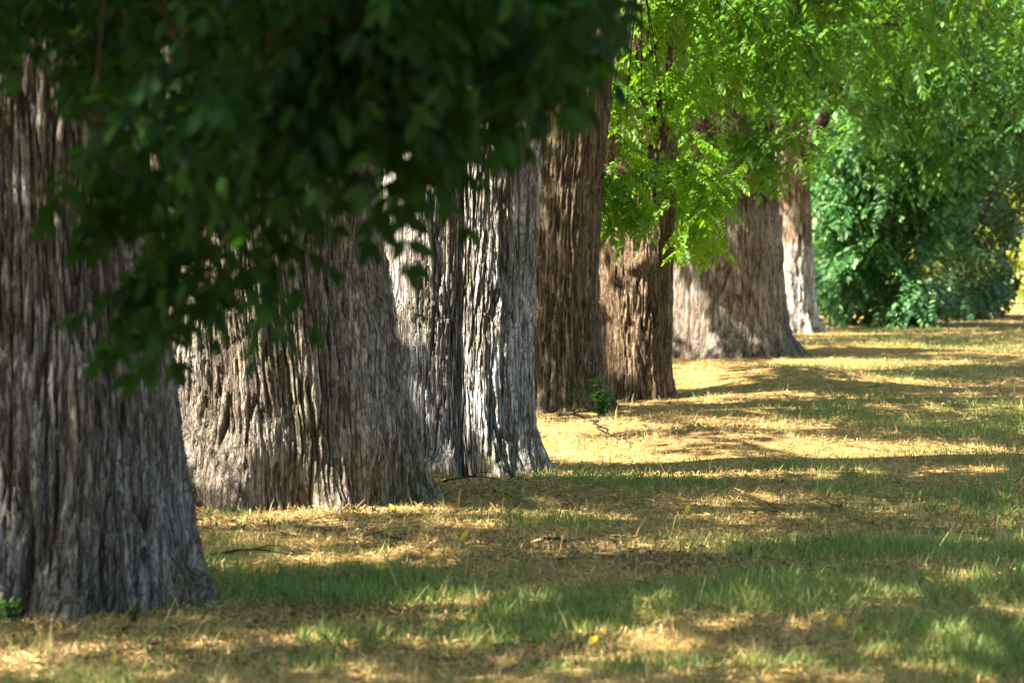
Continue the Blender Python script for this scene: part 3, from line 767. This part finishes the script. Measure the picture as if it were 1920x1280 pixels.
beyond('hedge', 'tall yellow-green hedge glowing at the right edge behind the dark tree', 'hedge', (B4[0] + 1., 90.), [
    (240, [(1922, 360), (2130, 330), (2130, 590), (1922, 590)], 86, 90)],
    LM_YEL, 'yellow', 54, 60, 8, .8, [((B4[0] + 1, 90, -.2), (B4[0] + .8, 90, 3.4), .12, .04, 0, 6, .1, 1), ((B4[0] + 2.5, 90, -.2), (B4[0] + 2.4, 90, 3.4), .12, .04, 0, 6, .1, 2)], lit=20)
B5 = at(1780, 600, 96.)
beyond('hedge', 'low yellow shrub seen in glints through the gaps of the dark tree', 'hedge', (B5[0], 97.), [
    (240, [(1500, 430), (1840, 430), (1840, 590), (1500, 590)], 95, 98)],
    LM_YEL, 'yellow', 55, 0, 8, .8, [((B5[0], 97, -.2), (B5[0] - 1.5, 97, 3), .12, .04, 0, 6, .1, 1), ((B5[0] - 4, 97, -.2), (B5[0] - 4, 97, 3), .12, .04, 0, 6, .1, 2)], lit=16)

# the wood that closes the view
rr = np.random.default_rng(60)
wb = Batch()
n = 9000
X = rr.uniform(-12, 36, n); Yw = rr.uniform(104, 118, n); Zw = rr.uniform(.2, 19, n) ** 1.0
pos = np.stack([X, Yw, Zw], -1)
keep = (X > 0) | (rr.random(n) < .6); pos = pos[keep]
mats = frames(rr.normal(0, 1, pos.shape) + np.array([0, -.6, -.5]), .6, rr) * rr.uniform(1.3, 2.1, (len(pos), 1, 1))
add_leaves(wb, SHADE, pos, mats, rr)
for k in range(40):
    x = rr.uniform(-26, 44); y = rr.uniform(107, 117); tube(wb, [(x, y, -.3), (x + rr.uniform(-.4, .4), y, 8), (x + rr.uniform(-1, 1), y, 17)], [.3, .2, .08], 6)
link('woodland', wb.mesh('woodland', [LM_DARK]), None, kind='stuff', label='distant wood closing the view behind the trees at the right', category='wood')

# ------------------------------------------------------------------ unseen canopy above the row, leaves placed and cut to shape the dappled shade
rr = np.random.default_rng(70)
ids = sorted(TREES)
cen = np.array([[TREES[i]['x'], TREES[i]['y']] for i in ids])
for cp, crad, ca in CLOSED:
    g = cp - SUN * (cp[2] / SUN[2])
    d = np.hypot(GXX - g[0], GYY - g[1]) / crad + _wob * .7
    OPEN *= 1 - ca * sstep(1.15, .7, d)
for px, py, Y, r_, a_ in ((1290, 590, 44.2, .5, 1), (1310, 545, 44.2, .3, 1), (1152, 560, 31.2, .22, 1), (1150, 620, 31.2, .2, 1), (350, 540, 17.9, .32, 1), (400, 580, 17.6, .3, 1), (440, 500, 17.6, .25, .9),
                         (940, 560, 20.1, .45, 1), (960, 450, 20.1, .4, 1), (770, 480, 20.2, .35, 1), (850, 480, 20.1, .25, .9), (1040, 350, 29, .25, 1), (420, 650, 17.6, .6, .6), (560, 600, 17.6, .5, .6), (520, 780, 17.6, .4, .4), (900, 480, 20.1, .4, .8), (840, 640, 20.1, .4, .8), (950, 680, 20.1, .35, .9), (820, 800, 20.1, .35, .6), (1500, 520, 59, .8, 1)):
    open_for(at(px, py, Y), r_, a_)
NC = 112000
P = np.stack([rr.uniform(-17, 17, NC), rr.uniform(-6, 92, NC), rr.uniform(4.4, 13.5, NC)], -1)
g = P - SUN[None] * (P[:, 2:3] / SUN[2])
# keep leaves that shade the visible lawn, plus a margin
hw = g[:, 1] * .20 + 1.6
inn = (np.abs(g[:, 0]) < hw + 1.5) & (g[:, 1] > 4)
sparse = rr.random(NC) < .22
d2 = ((P[:, None, :2] - cen[None]) ** 2).sum(-1)
own = d2.argmin(1); dist = np.sqrt(d2.min(1))
keep = (inn | sparse) & (dist < 13)
pxx, pyy = 960 + P[:, 0] / np.maximum(P[:, 1], .5) * F, 480 - (P[:, 2] - H) / np.maximum(P[:, 1], .5) * F
view = (P[:, 1] > 0) & (pyy + .9 * F / np.maximum(P[:, 1], .5) > -60) & (pxx > -150) & (pxx < 2070)
keep &= ~view
P = P[keep]; own = own[keep]
dirs = rr.normal(0, 1, P.shape) * np.array([1, 1, .35]) + np.array([0, 0, -.25])
mats = frames(dirs, .35, rr) * rr.uniform(.55, .85, (len(P), 1, 1))
CANOPY = (P, own, mats)
o_ = np.maximum.reduce([openness(P + mats[:, :, 1] * q + mats[:, :, 0] * w)[0] for q, w in ((.1, 0), (.5, 0), (.9, 0), (.5, .3), (.5, -.3))])
clump = fbm(P[:, 0] * .9, P[:, 1] * .9 + P[:, 2] * .7, 91, 2)
thin = rr.random(len(P)) < np.clip(o_ * 1.08, 0, 1)
gap = (clump < .30)
keep = ~thin & ~gap
P, own, mats = P[keep], own[keep], mats[keep]
for k, i in enumerate(ids):
    t = TREES[i]; org = np.array([t['x'], t['y'], 0.]); m = own == k
    fb = Batch(); add_leaves(fb, SHADE, P[m], mats[m], rr)
    link('shading_crown', fb.mesh('shading_crown', [LM_MID], offset=org), t['root'], kind='stuff')
    lb = Batch()
    top = np.array([t['top'][0], t['top'][1], t['ztop'] - .4])
    for q in range(7):
        a = q / 7 * 2 * math.pi + i; L_ = rr.uniform(4, 6.5)
        if i < 4 and (math.cos(a) > .2 or math.sin(a) < -.3): continue
        bough(lb, top - np.array([0, 0, rr.uniform(0, 2.6)]), top + np.array([math.cos(a) * L_, math.sin(a) * L_, rr.uniform(.5, 3.5)]), t['r'] * .26, .03, .6, 10, .15, q + i * 10)
    bough(lb, top - np.array([0, 0, .3]), top + np.array([.4, .3, 4.5]), t['r'] * .7, .08, 0, 8, .12, i + 99)
    link('limb', lb.mesh('limb', [bark_mats[i]], True, offset=org), t['root'])

_gz0 = gz
def gz(x, y):
    z = _gz0(x, y)
    for t in TREES.values():
        d = np.hypot(np.asarray(x) - t['x'], np.asarray(y) - t['y']) - t['r'] * 1.22
        z = z + .085 * np.exp(-(d / .22) ** 2) * (vnoise(np.asarray(x) * 3.1, np.asarray(y) * 3.1, 8) - .35)
    return z

# ------------------------------------------------------------------ ground sheet
def axis(a, b, step, far, growth=1.35):
    c = list(np.arange(a, b + 1e-6, step)); s = step
    lo, hi = a, b; L_, R_ = [], []
    while hi < far: s *= growth; hi += s; R_.append(hi)
    s = step
    while lo > -far: s *= growth; lo -= s; L_.append(lo)
    return np.array(L_[::-1] + c + R_)
ax = axis(-5, 20, .22, 700); ay = axis(8, 75, .30, 700)
GXg, GYg = np.meshgrid(ax, ay, indexing='ij')
V = np.stack([GXg, GYg, gz(GXg, GYg)], -1)
nx, ny = GXg.shape
i = np.arange(nx - 1)[:, None] * ny; j = np.arange(ny - 1)[None]
f = np.stack([i + j, i + ny + j, i + ny + j + 1, i + j + 1], -1).reshape(-1, 4)
m, nt, out = new_mat('dry_lawn_soil')
tc = N(nt, 'TexCoord'); Pq = tc.outputs['Object']
ga = N(nt, 'Attribute', attribute_name='green'); gb = N(nt, 'Attribute', attribute_name='brown')
n1 = noise(nt, Pq, 14., 6, .7); n2 = noise(nt, Pq, 1.4, 4, .6); n3 = noise(nt, Pq, 90., 4, .7)
straw = ramp(nt, n1, [(.3, (.10, .062, .028)), (.5, (.30, .19, .065)), (.7, (.46, .31, .11))])
litter = ramp(nt, n3, [(.3, (.06, .038, .02)), (.7, (.22, .14, .07))])
col = mix(nt, gb.outputs['Fac'], straw, litter)
grn = ramp(nt, n1, [(.3, (.03, .045, .012)), (.7, (.10, .13, .035))])
col = mix(nt, math_n(nt, 'MULTIPLY', ga.outputs['Fac'], .8), col, grn)
b = N(nt, 'BsdfPrincipled'); b.inputs['Roughness'].default_value = .95; b.inputs['Specular IOR Level'].default_value = .1
nt.links.new(col, b.inputs['Base Color'])
bp = N(nt, 'Bump'); bp.inputs['Distance'].default_value = .03; nt.links.new(n1, bp.inputs['Height']); nt.links.new(bp.outputs[0], b.inputs['Normal'])
nt.links.new(b.outputs[0], out.inputs[0])
link('ground', make_mesh('ground', V.reshape(-1, 3), f, np.full(len(f), 4), [m], True, {'green': greenness(GXg, GYg), 'brown': brown(GXg, GYg)}), None, kind='structure')

# ------------------------------------------------------------------ grass, dry grass, straw litter
def blade_mat(name, stops, trans, tfac=.3):
    m, nt, out = new_mat(name)
    g = N(nt, 'NewGeometry')
    nn = noise(nt, g.outputs['Position'], .9, 3)
    f = math_n(nt, 'ADD', math_n(nt, 'MULTIPLY', g.outputs['Random Per Island'], .7), math_n(nt, 'MULTIPLY', math_n(nt, 'SUBTRACT', nn, .35), .8))
    col = ramp(nt, f, stops)
    b = N(nt, 'BsdfPrincipled'); b.inputs['Roughness'].default_value = .55; b.inputs['Specular IOR Level'].default_value = .3
    nt.links.new(col, b.inputs['Base Color'])
    t = N(nt, 'BsdfTranslucent'); nt.links.new(mix(nt, .5, col, trans), t.inputs[0])
    s = N(nt, 'MixShader'); s.inputs[0].default_value = tfac
    nt.links.new(b.outputs[0], s.inputs[1]); nt.links.new(t.outputs[0], s.inputs[2]); nt.links.new(s.outputs[0], out.inputs[0])
    return m
GM = blade_mat('green_grass', [(.1, (.07, .115, .022)), (.5, (.14, .20, .042)), (.8, (.28, .30, .085)), (1., (.50, .43, .17))], (.16, .32, .03))
DM = blade_mat('dry_grass', [(.1, (.24, .16, .055)), (.5, (.46, .34, .13)), (.9, (.66, .52, .24))], (.5, .36, .12))
SM = blade_mat('straw_litter', [(.05, (.07, .038, .017)), (.35, (.25, .150, .056)), (.65, (.48, .32, .12)), (1., (.72, .54, .26))], (.5, .36, .12), .15)

def scatter(n, skew, rng, xmargin=.22):
    u = rng.random(n) ** skew
    py = 586 + (1330 - 586) * u
    Y = F * H / (py - 480)
    X = rng.uniform(-.5 - xmargin, .5 + xmargin, n) * 1920 / F * Y
    cam_left = X < -.02 * Y - 2.2
    return X, Y

def in_trunk(X, Y):
    m = np.zeros(len(X), bool)
    for t in TREES.values():
        m |= np.hypot(X - t['x'], Y - t['y']) < t['r'] * .95
    return m

BL_V = np.array([[-.5, 0, 0], [.5, 0, 0], [-.38, .12, .5], [.38, .12, .5], [0, .42, 1.]])
BL_T = np.array([[0, 1, 3], [0, 3, 2], [2, 3, 4]])
def blades(name, n, skew, prob, hlo, hhi, width, mat, seed, label, cat, lean=.35):
    rng = np.random.default_rng(seed)
    X, Y = scatter(n, skew, rng)
    # blades come in tufts
    k = prob(X, Y) * (.35 + 1.3 * fbm(X * 7, Y * 7, seed, 2)) > rng.random(len(X))
    k &= ~in_trunk(X, Y) & (X > -.5 * 1920 / F * Y - 1.2)
    X, Y = X[k], Y[k]
    Z = gz(X, Y) - .004
    a = rng.uniform(0, 2 * math.pi, len(X)); ln = rng.normal(0, lean, (len(X), 2))
    hh = rng.uniform(hlo, hhi, len(X)) * (.6 + .9 * fbm(X * 2, Y * 2, seed + 4, 2))
    w = width * (1 + Y / 28.) * rng.uniform(.6, 1.3, len(X))
    c, s = np.cos(a), np.sin(a)
    m = np.zeros((len(X), 3, 3))
    m[:, 0, 0] = c * w; m[:, 1, 0] = s * w
    m[:, 0, 1] = -s * hh; m[:, 1, 1] = c * hh
    m[:, 0, 2] = ln[:, 0] * hh; m[:, 1, 2] = ln[:, 1] * hh; m[:, 2, 2] = hh
    bt = Batch(); bt.many(BL_V, BL_T, m, np.stack([X, Y, Z], -1))
    link(name, bt.mesh(name, [mat]), None, kind='stuff', label=label, category=cat)

ld_green = lambda X, Y: np.clip(greenness(X, Y) * 1.15 + .04, 0, 1)
ld_dry = lambda X, Y: np.clip(.75 - greenness(X, Y) * .55, 0, 1)
blades('grass', 470000, 1.05, ld_green, .032, .098, .0040, GM, 81, 'soft green grass growing in patches across the lawn', 'grass')
blades('dry_grass', 145000, 1.15, ld_dry, .02, .06, .0032, DM, 82, 'thin sun-bleached grass standing between the green patches', 'dry grass', .5)
blades('tall_dry_grass', 5200, 1.5, lambda X, Y: np.clip(.3 + .5 * (Y > 24), 0, 1), .07, .17, .0034, DM, 83, 'scattered tall dry stalks standing above the lawn', 'dry grass', .25)

rng = np.random.default_rng(84)
X, Y = scatter(345000, 1.35, rng)
k = (rng.random(len(X)) < np.clip(1.05 - greenness(X, Y) * .9, 0, 1) * (.35 + 1.2 * fbm(X * 1.5, Y * 1.5, 66, 3)) * (1 - .5 * brown(X, Y))) & ~in_trunk(X, Y) & (X > -.5 * 1920 / F * Y - 1.2)
X, Y = X[k], Y[k]
pos = np.stack([X, Y, gz(X, Y) + rng.uniform(.0, .028, len(X))], -1)
d = rng.normal(0, 1, pos.shape) * np.array([1, 1, .28])
mm = frames(d, .5, rng)
Ls = rng.uniform(.018, .064, len(X)) * (1 + Y / 70); Ws = rng.uniform(.0018, .0040, len(X)) * (1 + Y / 28)
mm = mm * np.stack([Ws, Ls, np.ones(len(X))], -1)[:, None, :]
bt = Batch(); bt.many(np.array([[-.5, -.5, 0], [.5, -.5, 0], [.5, .5, 0], [-.5, .5, 0]]), np.array([[0, 1, 2, 3]]), mm, pos)
link('straw_litter', bt.mesh('straw_litter', [SM]), None, kind='stuff', label='golden straw and dead leaf litter lying over the bare ground', category='litter')

# brown curled leaves and bark crumbs, gathered in drifts
rng = np.random.default_rng(86)
DLM = blade_mat('dead_leaf', [(.1, (.05, .03, .018)), (.45, (.17, .095, .045)), (.8, (.33, .20, .09)), (1., (.5, .34, .15))], (.3, .16, .05), .15)
X, Y = scatter(60000, 1.25, rng)
k = (rng.random(len(X)) < brown(X, Y) * (1.0 - .8 * greenness(X, Y))) & ~in_trunk(X, Y) & (X > -.5 * 1920 / F * Y - 1.2)
X, Y = X[k], Y[k]
dv = np.array([[0, -1, .1], [.4, -.1, .25], [.3, .6, .2], [0, 1, 0], [-.42, .1, .2], [0, 0, 0]]) * .5
dt = np.array([[0, 1, 5], [1, 2, 5], [2, 3, 5], [3, 4, 5], [4, 0, 5]])
pos = np.stack([X, Y, gz(X, Y) + rng.uniform(.005, .035, len(X))], -1)
mm = frames(rng.normal(0, 1, pos.shape) * np.array([1, 1, .35]), .55, rng) * (rng.uniform(.012, .040, (len(X), 1, 1)) * (1 + Y / 60)[:, None, None])
bt = Batch(); bt.many(dv, dt, mm, pos)
link('dead_leaves', bt.mesh('dead_leaves', [DLM]), None, kind='stuff', label='brown curled dead leaves drifted over the straw and soil', category='litter')

# broken twigs mixed into the litter
rng = np.random.default_rng(87)
X, Y = scatter(2600, 1.3, rng)
k = (rng.random(len(X)) < .15 + .8 * brown(X, Y)) & ~in_trunk(X, Y) & (X > -.5 * 1920 / F * Y - 1.2)
X, Y = X[k], Y[k]
a = rng.uniform(0, 6.28, len(X)); L_ = rng.uniform(.04, .22, len(X)) * (1 + Y / 80)
P0 = np.stack([X, Y, gz(X, Y) + .015], -1); d = np.stack([np.cos(a) * L_, np.sin(a) * L_, rng.uniform(-.02, .06, len(X))], -1)
PP = P0[:, None] + d[:, None] * np.array([0, .33, .66, 1.])[None, :, None] + rng.normal(0, .006, (len(X), 4, 3))
bt = Batch(); twig_tubes(bt, PP, rng.uniform(.0018, .0045, len(X)) * (1 + Y / 50))
link('twig_litter', bt.mesh('twig_litter', [twig_m]), None, kind='stuff', label='thin broken twigs strewn through the brown litter', category='litter')

# ------------------------------------------------------------------ small things
YM = leaf_mat('fallen_yellow_leaf', (.45, .30, .02), (.62, .45, .03), (.7, .55, .05), (.8, .6, .05), .2)
rng = np.random.default_rng(90)
lv = np.array([[0, -1, 0], [.32, -.35, .10], [.36, .3, .14], [0, 1, .02], [-.36, .3, .14], [-.32, -.35, .10], [0, -.3, 0], [0, .35, 0]]) * .5
lf = [[0, 1, 6], [1, 2, 7], [1, 7, 6], [2, 3, 7], [3, 4, 7], [4, 5, 6], [4, 6, 7], [5, 0, 6]]
fl_me = make_mesh('fallen_leaf', lv, lf, np.full(8, 3), [YM])
spots = [((209, 1246), 'bright yellow leaf lying in brown litter in front of the nearest trunk'), ((734, 971), 'round yellow leaf at the foot of the broad burled tree'),
         ((792, 978), 'small yellow leaf at the outer root of the broad burled tree'), ((870, 1030), 'yellow leaf in the shaded litter between broad tree and round-leaved weed'),
         ((1112, 1212), 'long yellow leaf lying in the green grass at the bottom'), ((1348, 690), 'tiny yellow leaf in sunlit straw below the wide flaring tree'),
         ((1880, 932), 'upper of the yellow leaves by the right edge of the lawn'), ((340, 1218), 'pale yellow leaf in the shade right of the nearest trunk foot'),
         ((1473, 898), 'yellow leaf on the green strip below the big sunny patch'), ((1576, 1185), 'orange-yellow leaf caught in the long near grass'),
         ((1745, 1100), 'yellow leaf on the pale strip below the dark green band'), ((1892, 990), 'lower of the yellow leaves by the right edge of the lawn'),
         ((1120, 925), 'yellow leaf on dry ground straight below the dark brown tree'), ((452, 1080), 'yellow leaf beside the long fallen stick'),
         ((1290, 968), 'yellow leaf in brown stubble right of the silver stem'), ((1030, 960), 'yellow leaf in the brown litter below the silver stem')]
for q, ((px, py), lab) in enumerate(spots):
    Y = F * H / (py - 480); x = (px - 960) / F * Y
    o = link('fallen_leaf', fl_me, None)
    o.location = (x, Y, float(gz(x, Y)) + .035)
    s = rng.uniform(.036, .052) * (1 + Y / 60)
    o.scale = (s * 1.5, s * 1.5, s * 1.5); o.rotation_euler = (rng.uniform(.4, 1.1), rng.uniform(-.4, .4), rng.uniform(-.6, .6))
    o['label'] = lab; o['category'] = 'leaf'; o['group'] = 'yellow leaves fallen on the lawn'

def stick(px0, py0, px1, py1, r, label, seed, fork=True):
    Y0 = F * H / (py0 - 480); Y1 = F * H / (py1 - 480)
    a = np.array([(px0 - 960) / F * Y0, Y0]); b_ = np.array([(px1 - 960) / F * Y1, Y1])
    t = np.linspace(0, 1, 9)[:, None]; rr = np.random.default_rng(seed)
    xy = a + (b_ - a) * t + rr.normal(0, .02, (9, 2))
    z = gz(xy[:, 0], xy[:, 1]) + .03 + .03 * np.sin(t[:, 0] * 3.1)
    P = np.concatenate([xy, z[:, None]], 1); org = P[0].copy()
    root = empty('fallen_stick', org, label, 'stick')
    bt = Batch(); tube(bt, P - org, np.linspace(r, r * .45, 9), 6)
    link('stem', bt.mesh('stem', [twig_m], True), root)
    if fork:
        bt = Batch(); q = P[4] - org; dd = (P[8] - P[4])
        tube(bt, [q, q + dd * .3 + np.array([.02, -.06, .04]), q + dd * .62 + np.array([.03, -.14, .05])], [r * .6, r * .4, r * .25], 5)
        link('side_twig', bt.mesh('side_twig', [twig_m], True), root)
stick(390, 1052, 555, 1056, .009, 'long brown fallen stick on the grass right of the nearest trunk', 1)
stick(830, 926, 932, 922, .009, 'short dead stick on the straw in front of the twin-stemmed tree', 2)
stick(1040, 783, 1110, 800, .02, 'weathered stick lying below the dark brown tree', 3)
stick(1110, 812, 1150, 832, .012, 'pale broken twig in the sunny straw', 4)
stick(1080, 1052, 1010, 1042, .010, 'dark twig half buried in the shaded litter in mid lawn', 5, False)

WM = leaf_mat('weed_leaf', (.03, .08, .015), (.05, .14, .02), (.09, .2, .03), (.1, .3, .03), .3)
def weed(px, py, h, n, label, seed, Y=None, climb=False, mat=WM, name='weed_plant', cat='weed'):
    rr = np.random.default_rng(seed)
    Y = Y or F * H / (py - 480); x = (px - 960) / F * Y; z = float(gz(x, Y))
    root = empty(name, (x, Y, z), label, cat)
    sb = Batch(); lb = Batch()
    for k in range(n):
        a = rr.uniform(0, 6.28); s = h * rr.uniform(.5, 1)
        e = np.array([math.cos(a) * s * .4, math.sin(a) * s * .3, s]) if not climb else np.array([rr.uniform(-.09, .06), rr.uniform(-.03, .05), s])
        st = np.array([0, 0, -.02]) if not climb else np.array([rr.uniform(-.05, .05), 0, -.02])
        P = np.array([st, st + (e - st) * .5 + np.array([0, 0, s * .08]), e]); tube(sb, P, [.004, .003, .002], 4)
        m = 7 if climb else 5
        t = np.linspace(.2, 1, m)[:, None]
        q = st + (e - st) * t
        d = rr.normal(0, 1, (m, 3)) * np.array([1, .8, .4]) + np.array([0, -.3, .1])
        mt = frames(d, .4, rr) * (h * rr.uniform(.22, .42, (m, 1, 1)) if not climb else rr.uniform(.06, .11, (m, 1, 1)))
        lb.many(lv * np.array([1, 1, 1]) + np.array([0, .5, 0]), np.array(lf), mt, q)
    link('stem', sb.mesh('stem', [twig_m], False), root)
    link('foliage', lb.mesh('foliage', [mat]), root, kind='stuff')
weed(1130, 768, .36, 14, 'green ivy sprig climbing the right foot of the dark brown trunk', 1, 28.55, True, name='ivy_plant', cat='ivy')
weed(962, 905, .10, 6, 'small green weed at the foot of the silver stem', 2, 19.7)
weed(700, 968, .07, 6, 'low weed tucked against the broad trunk', 3, 17.3)
weed(505, 1000, .06, 3, 'tiny bright seedling in the straw near the burl', 4)
weed(250, 1165, .10, 10, 'dark weed tuft at the foot of the nearest trunk', 5, 12.35)
weed(20, 1165, .12, 12, 'leafy weed tuft at the left end of the nearest trunk foot', 6, 12.35)
weed(1405, 1050, .07, 9, 'dark round-leaved weed alone in the mid lawn', 7)
weed(1090, 892, .06, 5, 'small weed in the straw just right of the silver stem', 8)
